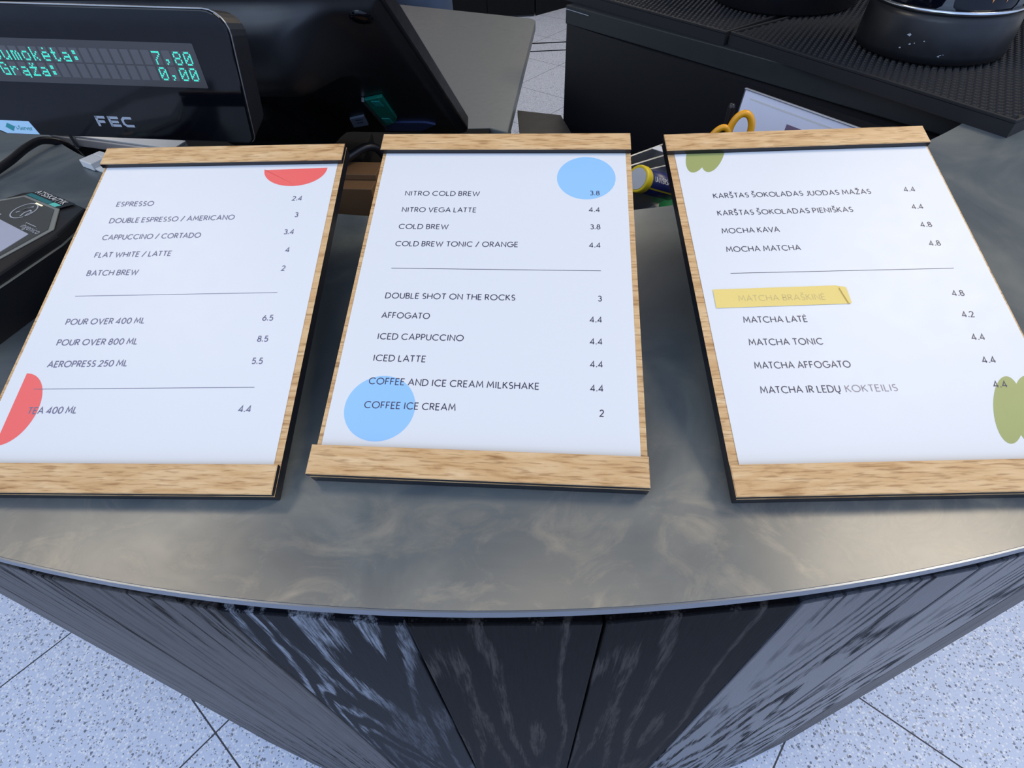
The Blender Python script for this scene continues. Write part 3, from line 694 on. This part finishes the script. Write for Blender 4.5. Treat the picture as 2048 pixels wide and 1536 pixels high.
for a in (-123, -63, -3, 57, 117, 177):
    c = radians(a); r = .0935
    p = lambda w, z: (cos(c + w / r) * r, sin(c + w / r) * r, z)
    b = B()
    L = [(-.013, .0655), (-.0065, .070), (-.0042, .080), (-.0040, .21)]
    for sgn in (1,):
        vs = [(p(w, z), p(-w, z)) for w, z in L]
        q = [(b.verts.new(Vector(a_) * 1.0), b.verts.new(Vector(c_))) for a_, c_ in vs]
        for (a1_, c1_), (a2_, c2_) in zip(q, q[1:]): b.faces.new((a1_, c1_, c2_, a2_))
    bmesh.ops.solidify(b, geom=b.faces[:], thickness=0.002)
    bmesh.ops.recalc_face_normals(b, faces=b.faces[:])
    obj('rib', b, 'ribmetal', t, label='slim chrome rib flaring into the ring')
for a in (-158, -146, -92, -80, -20, 20):
    c = radians(a); r = .0931; b = B()
    for k, (w, z0, z1) in enumerate(((.008, .075, .125), (.008, .128, .178))):
        pts = [(0, z0), (w, (z0 + z1) / 2), (0, z1), (-w, (z0 + z1) / 2)]
        b.faces.new([b.verts.new((cos(c + px / r) * r, sin(c + px / r) * r, pz)) for px, pz in pts])
    obj('diamond_pattern', b, 'amber', t)
obj('lid', lathe(B(), [(0, .228), (.06, .226), (.094, .220), (.096, .2105), (0, .2105)], 80), 'black', t, smooth=True)

# ================================================================= CARD TERMINAL
zt = H - 0.255
t = thing('card_terminal', 'dark card payment terminal with a pale grey screen and teal top sticker', 'card terminal', (0, 0, 0))
outl = [(-0.453, 0.525), (-0.391, 0.485), (-0.395, 0.440), (-0.413, 0.386), (-0.440, 0.312), (-0.522, 0.332), (-0.528, 0.420), (-0.500, 0.500), (-0.472, 0.523)]
cxo, cyo = -0.455, 0.425
low = [(cxo + (x - cxo) * .975, cyo + (y - cyo) * .98) for x, y in outl]
bas = [(cxo + (x - cxo) * .80, cyo + (y - cyo) * .86) for x, y in outl]
obj('body', prism(B(), outl, zt - 0.010, zt, low), 'black', t, bev=0.0025)
obj('seam', prism(B(), [(cxo + (x - cxo) * .977, cyo + (y - cyo) * .982) for x, y in outl], zt - 0.0112, zt - 0.0102), 'bezel', t, label='thin grey line around the body')
obj('stand', prism(B(), low, TOP + 0.0003, zt - 0.0114, bas), 'blacksat', t)
plate = [(-0.4827, 0.5025), (-0.4624, 0.5091), (-0.419, 0.482), (-0.4057, 0.4466), (-0.4256, 0.4067), (-0.452, 0.345), (-0.510, 0.355), (-0.515, 0.43)]
ins = [(cxo + (x - cxo) * 1.09, cyo + (y - cyo) * 1.06) for x, y in plate]
obj('bezel', prism(B(), ins, zt, zt + 0.0012), 'bezel', t, bev=0.0005, label='grey frame around the glass')
gp = obj('face_plate', prism(B(), plate, zt + 0.0012, zt + 0.0018), 'faceplate', t)
obj('screen', prism(B(), [(-0.4187, 0.4396), (-0.4629, 0.4692), (-0.498, 0.452), (-0.494, 0.400), (-0.445, 0.365)], zt + 0.0018, zt + 0.0021), 'screen', gp, label='pale grey blank screen')
b = B(); z = zt + 0.0021
ribbon(b, ell(-0.4462, 0.4815, .0108, .0128, 40) + [(-0.4354, 0.4815)], .0012, z)
for k in range(4): ribbon(b, [(-0.4525 + k * .0022, 0.4790 + k * .0022), (-0.4455 + k * .0016, 0.4845 + k * .0012)], .0017, z)
ribbon(b, [(-0.4445, 0.4715), (-0.4440, 0.4775), (-0.4405, 0.4815), (-0.4385, 0.4795)], .0014, z); ribbon(b, [(-0.4405, 0.4700), (-0.4395, 0.4755), (-0.4365, 0.4785)], .0012, z)
obj('contactless_symbol', b, 'greyink', gp, label='white hand and card symbol in a circle')
def plane2(o, d, zz): x = Vector((d[0], d[1], 0)).normalized(); return frame((o[0], o[1], zz), x, Vector((-x.y, x.x, 0)))
b = B(); fonttext(b, 'ingenico', plane2((-0.4345, 0.4532), (0.0226, -0.0142), z), 0.0085, width=0.027); obj('maker_lettering', b, 'greyink', gp)
b = B(); ribbon(b, [(-0.4322, 0.4597), (-0.4185, 0.4512)], .0007, z)
ribbon(b, [(-0.4700, 0.4790), (-0.4650, 0.4760)], .0022, z); obj('lettering_rule', b, 'greyink', gp)
obj('status_light', flat(B(), [(-0.4425, 0.4957), (-0.4330, 0.4897), (-0.4338, 0.4883), (-0.4433, 0.4943)], z), mat('warm_led', lin(255, 240, 190), 0.4, emit=lin(255, 236, 180), es=0.9), gp)
sk = obj('top_sticker', flat(B(), [(-0.4645, 0.5140), (-0.4515, 0.5215), (-0.4030, 0.4905), (-0.4155, 0.4835)], zt + 0.0016), 'black', t)
b = B(); flat(b, [(-0.4630, 0.5135), (-0.4585, 0.5160), (-0.4265, 0.4955), (-0.4310, 0.4930)], zt + 0.0018); obj('sticker_band', b, mat('deep_teal', lin(34, 110, 112), 0.4), sk, label='teal band')
b = B(); flat(b, [(-0.4300, 0.4925), (-0.4250, 0.4948), (-0.4155, 0.4888), (-0.4205, 0.4862)], zt + 0.0018); obj('sticker_patch', b, mat('mint', lin(92, 196, 178), 0.4), sk, label='light mint patch')
b = B(); fonttext(b, 'ATSISKAITYK', plane2((-0.4560, 0.5166), (0.052, -0.034), zt + 0.002), 0.0082, shear=0.2, width=0.050); obj('sticker_lettering', b, 'white', sk)

# cable of the terminal, over the inner edge of the counter
path = smoothpath([(-0.66, 0.56, TOP + .006), (-0.632, 0.64, TOP + .006), (-0.617, 0.690, TOP + .009), (-0.611, 0.728, TOP + .012), (-0.603, 0.752, TOP + .010), (-0.592, 0.772, TOP - .008), (-0.588, 0.785, TOP - .05)], 8)
tag(obj('power_cable', tube(B(), path, 0.0048, 12), 'black', smooth=True), 'black cable crossing the counter behind the card terminal', 'cable')

# ================================================================= INSIDE THE RING: tray, small things
Zt = H - 0.42
t = thing('under_counter_tray', 'dark open tray below the inner counter edge between the menu boards', 'tray', (0, 0, 0))
tr = [pol(0.934, -20 + i * 2.0) for i in range(0, 26)]; tri = [pol(0.66, -20 + i * 2.0) for i in range(0, 26)]
obj('bottom', prism(B(), tr + tri[::-1], Zt - 0.006, Zt), mat('tray_black', lin(26, 26, 27), 0.6), t)
wl = [pol(0.664, -20 + i * 2.0) for i in range(0, 26)]
obj('back_wall', prism(B(), wl + tri[::-1], Zt, Zt + 0.010), 'matte', t)
for a in (-20, 30):
    q = [pol(0.664, a), pol(0.933, a), pol(0.933, a - .5 if a > 0 else a + .5), pol(0.664, a - .5 if a > 0 else a + .5)]
    obj('end_wall', prism(B(), q, Zt, Zt + 0.010), 'matte', t)
for r_ in (0.75,):
    for (p0, p1) in (((0.155, 0.735), (0.245, 0.790)), ((0.160, 0.715), (0.250, 0.760)), ((0.170, 0.700), (0.262, 0.732))):
        d = (Vector(p1) - Vector(p0)).normalized() * 0.0016; nrm = Vector((-d.y, d.x))
        obj('divider', prism(B(), [tuple(Vector(p0) - nrm), tuple(Vector(p1) - nrm), tuple(Vector(p1) + nrm), tuple(Vector(p0) + nrm)], Zt, H - 0.356), 'silver', t, label='thin metal divider strip')
obj('support', prism(B(), [pol(0.92, -6), pol(0.92, 22), pol(0.66, 22), pol(0.66, -6)], 0.0, Zt - 0.0062), 'matte', t)

t = thing('wooden_box', 'small brown wooden box below a looped black cable', 'box', (-0.198, 0.707, Zt + 0.0003), radians(-8))
obj('body', box(B(), -.032, .032, -.028, .03, 0, .072), 'brown', t, bev=0.001); obj('lid', box(B(), -.033, .033, -.005, .031, .0722, .080), 'brown', t, bev=0.001)
path = smoothpath([(-0.150, 0.78, Zt + 0.016), (-0.170, 0.755, Zt + 0.090), (-0.205, 0.725, Zt + 0.092), (-0.228, 0.700, Zt + 0.084), (-0.232, 0.670, Zt + 0.024), (-0.215, 0.645, Zt + 0.020)], 8)
tag(obj('till_cable', tube(B(), path, 0.0055, 12), 'black', smooth=True), 'black cable looping over the wooden box between two menu boards', 'cable')

t = thing('glue_tube', 'yellow capped navy tube with white lettering lying in the dark tray', 'tube', mw=Matrix.Translation((0.176, 0.678, H - 0.352)) @ (Vector((.75, .45, -.45)).to_track_quat('Z', 'Y').to_matrix().to_4x4()))
obj('cap', lathe(B(), [(0, 0), (.0135, 0), (.0138, .0012)], 40), 'grey', t, smooth=False, label='grey end disc')
obj('cap_ring', lathe(B(), [(.0138, .0008), (.0165, .0000), (.0175, .002), (.0175, .010), (.0162, .013), (.012, .013)], 40), 'yellow', t, smooth=True, label='yellow ring')
obj('tube_body', lathe(B(), [(0, .0128), (.0160, .0128), (.0162, .074), (.0150, .076), (0, .076)], 40), 'navy', t, smooth=True)
def onTube(bm, z0, z1, a, da, r):
    q = [bm.verts.new((r * cos(radians(a + s * da)), r * sin(radians(a + s * da)), z)) for z, s in ((z0, -1), (z1, -1), (z1, 1), (z0, 1))]
    bm.faces.new(q)
b = B(); onTube(b, .0131, .073, 196, 4, .01635); obj('stripe', b, 'yellow', t, label='yellow line')
b = B(); bb = B(); textrun(bb, 'UNIVERSALUS', 0.018, 0.062, 0, .0062, .0011, 0)
mp = {v: b.verts.new((.0164 * cos(radians(160) - v.co.y / .0164), .0164 * sin(radians(160) - v.co.y / .0164), v.co.x)) for v in bb.verts}
for f in bb.faces: b.faces.new([mp[v] for v in f.verts])
bb.free(); obj('tube_lettering', b, 'white', t)
t = thing('sachet', 'green and white sachet lying below the navy tube', 'sachet', mw=frame((0.232, 0.722, Zt + 0.0008), (0.95, -0.3, 0), (0.3, 0.95, 0)))
b = B()
n = 10
vs = [[b.verts.new((-.035 + .07 * i / n, -.022 + .044 * j / n, .004 + .006 * sin(pi * i / n) * sin(pi * j / n) + .001 * sin(i * 2.1 + j))) for j in range(n + 1)] for i in range(n + 1)]
for i in range(n):
    for j in range(n):
        f = b.faces.new((vs[i][j], vs[i + 1][j], vs[i + 1][j + 1], vs[i][j + 1])); f.material_index = 1 if i > 3 else 0
bmesh.ops.solidify(b, geom=b.faces[:], thickness=0.003)
obj('pouch', b, ['white', 'green'], t, smooth=True)
tag(obj('wrapper', prism(B(), [(0.191, 0.743), (0.278, 0.713), (0.289, 0.738), (0.202, 0.767)], Zt + .0003, Zt + .0009), 'lime'), 'flat olive green wrapper under the navy tube', 'wrapper')
tag(obj('metal_strip', prism(B(), [(0.170, 0.727), (0.221, 0.681), (0.2245, 0.684), (0.174, 0.733)], Zt + .0003, Zt + .006), 'silver'), 'thin metal strip at the counter edge beside the navy tube', 'strip')
tag(obj('paper_slip', prism(B(), [(0.214, 0.770), (0.226, 0.778), (0.247, 0.752), (0.240, 0.745)], H - .3557, H - .355), 'grey'), 'pale grey slip lying on the metal dividers', 'slip')

# pencil cup with scissors and a pen, behind the right menu board
t = thing('pencil_cup', 'black pencil cup holding the orange scissors and the pen', 'cup', (0.268, 0.648, Zt + 0.0003))
obj('cup_wall', lathe(B(), [(0, 0), (.030, 0), (.032, .108), (.0305, .108), (.0285, .003), (0, .003)], 40), 'black', t, smooth=True)
t = thing('scissors', 'orange handled scissors standing beside the clear acrylic holder', 'scissors', mw=frame((0.272, 0.650, H - 0.300), (1, -0.12, 0.0), (0.0, 0.12, 1)))
def loop(cx, cy, a, b_, rot, z): return [(x, y, z) for x, y in ell(cx, cy, a, b_, 40, rot=rot)]
obj('handle', tube(B(), loop(.0110, .0155, .0122, .0195, radians(-4), 0), .0040, 12, closed=True), 'orange', t, smooth=True, label='large orange finger loop')
obj('handle', tube(B(), loop(-.0130, .0040, .0100, .0170, radians(-22), .002), .0036, 12, closed=True), 'orange', t, smooth=True, label='small orange thumb loop')
b = B(); tube(b, [(.004, -.002, .0), (.000, -.015, 0)], [.0042, .0034], 10); tube(b, [(-.008, -.012, .002), (-.002, -.018, .001)], [.0036, .0032], 10); obj('handle_shank', b, 'orange', t, smooth=True)
b = B(); prism(b, [(-.004, -.015), (.004, -.015), (.003, -.062), (.000, -.066), (-.003, -.05)], -.0015, .0015); obj('blades', b, 'steel', t)
t = thing('pen', 'black pen with a shiny clip standing behind the orange scissors', 'pen', mw=frame((0.2755, 0.674, Zt + 0.0036), (1, 0, 0), (0, 1, 0.0)))
obj('barrel', lathe(B(), [(0, 0), (.0035, .004), (.0042, .02), (.0042, .150), (.0032, .154), (0, .155)], 20), 'black', t, smooth=True)
obj('clip', prism(B(), rrect(-.0016, .0022, -.0070, -.0042, .001), .120, .152), 'black', t)

# acrylic sign holder
a_, c_ = Vector((0.350, 0.821, H - 0.300)), Vector((0.440, 0.681, H - 0.300))
xd = (c_ - a_).normalized(); bk = Vector((0.05, 0.03, 0)).normalized()
mw = frame(a_, xd, Vector((0.0, 0.0, 1)) + Vector((-xd.y, xd.x, 0)) * 0.12)
t = thing('sign_holder', 'clear acrylic holder with a pale lilac card beside the orange scissors', 'sign holder', mw=mw)
b = B(); box(b, 0, .175, -.115, 0, .0012, .0024); obj('acrylic_sleeve', b, 'acrylic', t, bev=0.0004)
cd = obj('card', box(B(), .001, .174, -.114, -.001, -.0008, .0008), 'card', t)
obj('picture', flat(B(), [(.079, -.10), (.079, -.023), (.15, -.023), (.15, -.10)], .0010), 'purple', cd)
obj('picture_patch', flat(B(), [(.094, -.10), (.094, -.026), (.130, -.026), (.130, -.10)], .0012), mat('rust_print', lin(150, 78, 70), 0.5), cd)
obj('top_edge', box(B(), -.0008, .1758, -.0002, .0014, -.0022, .0026), mat('bright_edge', lin(214, 216, 222), 0.15, metal=0.6), t, bev=0.0005, label='shiny top edge of the holder')
obj('crease', box(B(), .012, .172, -.0105, -.0085, .0009, .0011), 'white', cd)
b = B(); box(b, 0.0, .175, -.1185, -.115, -.02, .02); obj('foot', b, 'acrylic', t)

# white cable duct and clip at the left, under the display
mwd = frame((-0.800, 0.957, H - 0.375), (0.184, -0.066, 0), (0.066, 0.184, 0))
t = thing('cable_duct', 'white plastic cable duct below the customer display', 'cable duct', mw=mwd)
obj('channel', box(B(), -.06, .32, 0, .03, 0, .014), mat('offwhite', lin(214, 206, 196), 0.45), t, bev=0.002)
obj('lid', box(B(), -.06, .32, 0.001, .029, .0142, .018), 'white', t, bev=0.001)
obj('retaining_clip', box(B(), .115, .123, -.003, .033, -.002, .021), 'silver', t, bev=0.001)
obj('wall_bracket', box(B(), -.02, .30, .0301, .045, -.0845, .010), 'matte', t)
t = thing('edge_clip', 'small white clip hooked on the inner counter edge', 'clip', (-0.510, 0.690, TOP), radians(-33))
obj('jaw', prism(B(), [(-.013, -.010), (.013, -.010), (.013, .008), (-.013, .008)], .0006, .010), 'white', t, bev=0.001)
obj('tab', box(B(), -.013, .013, .0082, .018, -.02, .010), 'white', t, bev=0.001)
obj('strap', box(B(), .0132, .045, -.008, .004, .0006, .004), 'white', t, bev=0.0005)

# dark cabinet between the worktop and the station
t = thing('drawer_unit', 'low dark drawer unit between the worktop slab and the coffee station', 'drawer unit', (0, 0, 0))
obj('body', prism(B(), [(0.046, 1.05), (0.165, 1.05), (0.135, 1.262), (0.046, 1.300)], 0.0, H - 0.512), 'matte', t)
obj('top', prism(B(), [(0.042, 1.045), (0.168, 1.045), (0.137, 1.268), (0.042, 1.306)], H - 0.512, H - 0.50), mat('dark_grey_top', lin(30, 30, 30), 0.6), t)

# tall black unit at the far side of the floor
t = thing('far_cabinet', 'tall black cabinet at the far side of the floor beyond the worktop', 'cabinet', (0, 0, 0))
obj('body', box(B(), -0.45, 0.335, 5.37, 6.0, 0.012, 2.0), 'matte', t, bev=0.004); obj('plinth', box(B(), -0.44, 0.325, 5.375, 5.98, 0.0, 0.012), 'black', t)
obj('door', box(B(), -0.44, -0.06, 5.355, 5.369, 0.02, 1.98), 'matte', t); obj('door', box(B(), -0.055, 0.33, 5.355, 5.369, 0.02, 1.98), 'matte', t)
t = thing('far_bench', 'low black bench beside the tall cabinet at the far side', 'bench', (0, 0, 0))
obj('seat', prism(B(), [(0.338, 5.36), (2.2, 6.75), (2.2, 7.3), (0.338, 5.95)], 0.38, 0.46), 'matte', t, bev=0.01); obj('base', prism(B(), [(0.345, 5.38), (2.18, 6.76), (2.18, 7.26), (0.345, 5.93)], 0.0, 0.379), 'matte', t)

# ================================================================= PERSON behind the worktop
def skin(name, verts, edges, radii, m, parent=None, root=0, sub=1):
    me = bpy.data.meshes.new(name); me.from_pydata(verts, edges, []); me.materials.append(M[m])
    o = link(name, me, parent)
    md = o.modifiers.new('skin', 'SKIN'); md.use_smooth_shade = True
    for i, r in enumerate(radii): me.skin_vertices[0].data[i].radius = r if isinstance(r, tuple) else (r, r)
    me.skin_vertices[0].data[root].use_root = True
    s = o.modifiers.new('sub', 'SUBSURF'); s.levels = sub; s.render_levels = sub
    return o
px, py = -0.33, 2.52
t = thing('person', 'person in blue grey denim trousers standing beyond the grey worktop', 'person', (px, py, 0))
V = [(0, 0, .95), (0, .0, 1.12), (0, .01, 1.30), (0, .01, 1.44), (0, 0, 1.52), (0, -.01, 1.62), (0, -.01, 1.70)]
E_ = [(0, 1), (1, 2), (2, 3), (3, 4), (4, 5), (5, 6)]; Rr = [(.125, .10), (.11, .085), (.14, .095), (.07, .06), (.052, .052), (.075, .09), (.05, .06)]
for s in (-1, 1):
    k = len(V); hx = (-.055 if s < 0 else .02); hz = .845 if s < 0 else 1.0; hy = -.15
    V += [(s * .18, .01, 1.40), (s * .215, .02, 1.13), (hx + s * .02, hy + .015, hz + .075), (hx, hy, hz)]
    E_ += [(3, k), (k, k + 1), (k + 1, k + 2), (k + 2, k + 3)]; Rr += [.05, .04, .028, (.022, .035)]
    h = len(V)
    for i, (dx, ln) in enumerate(((-.020, .075), (-.007, .085), (.007, .082), (.018, .065))):
        V += [(hx + dx * 1.1, hy - .005, hz - .025), (hx + dx * 1.3, hy - .008, hz - .025 - ln)]; E_ += [(k + 3, h + 2 * i), (h + 2 * i, h + 2 * i + 1)]; Rr += [.0095, .008]
    q = len(V); V += [(hx - s * .035, hy - .01, hz + .005), (hx - s * .045, hy - .014, hz - .03)]; E_ += [(k + 2, q), (q, q + 1)]; Rr += [.011, .009]
    k = len(V); V += [(s * .095, 0, .86), (s * .10, -.01, .50), (s * .10, .02, .09), (s * .105, -.10, .04)]
    E_ += [(0, k), (k, k + 1), (k + 1, k + 2), (k + 2, k + 3)]; Rr += [.075, .052, .036, (.04, .025)]
k = len(V); V += [(0, -.105, 1.615)]; E_ += [(5, k)]; Rr += [.014]
obj_b = skin('body', V, E_, Rr, 'skin', t)
V = [(0, 0, .97), (0, 0, .88)]; E_ = [(0, 1)]; Rr = [(.155, .115), (.15, .12)]
for s in (-1, 1):
    k = len(V); V += [(s * .095, 0, .80), (s * .10, -.005, .50), (s * .10, .015, .12)]; E_ += [(1, k), (k, k + 1), (k + 1, k + 2)]; Rr += [.092, .072, .06]
skin('trousers', V, E_, Rr, 'denim', t)
V = [(0, 0, .94), (0, 0, 1.12), (0, .01, 1.30), (0, .01, 1.42)]; E_ = [(0, 1), (1, 2), (2, 3)]; Rr = [(.165, .125), (.14, .11), (.165, .115), (.09, .07)]
for s in (-1, 1):
    k = len(V); V += [(s * .18, .01, 1.40), (s * .205, .015, 1.24)]; E_ += [(3, k), (k, k + 1)]; Rr += [.066, .055]
skin('shirt', V, E_, Rr, 'shirt', t)
b = B(); bmesh.ops.create_icosphere(b, subdivisions=3, radius=.1)
for v in b.verts: v.co = Vector((v.co.x * .92, v.co.y * 1.08 + .012, v.co.z * 1.05 + 1.68))
bmesh.ops.delete(b, geom=[v for v in b.verts if v.co.y < -.055 and v.co.z < 1.73 or v.co.z < 1.60], context='VERTS')
obj('hair', b, 'hair', t, smooth=True)
for s in (-1, 1):
    obj('eye', lathe(B(), [(0, .008), (.006, .005), (.008, 0)], 12), 'matte', t).matrix_local = Matrix.Translation((s * .03, -.092, 1.65)) @ Matrix.Rotation(radians(90), 4, 'X')
    obj('shoe', prism(B(), ell(s * .10, -.04, .048, .135, 24), 0.0, .07, ell(s * .10, -.04, .05, .14, 24)), 'black', t, bev=.015)
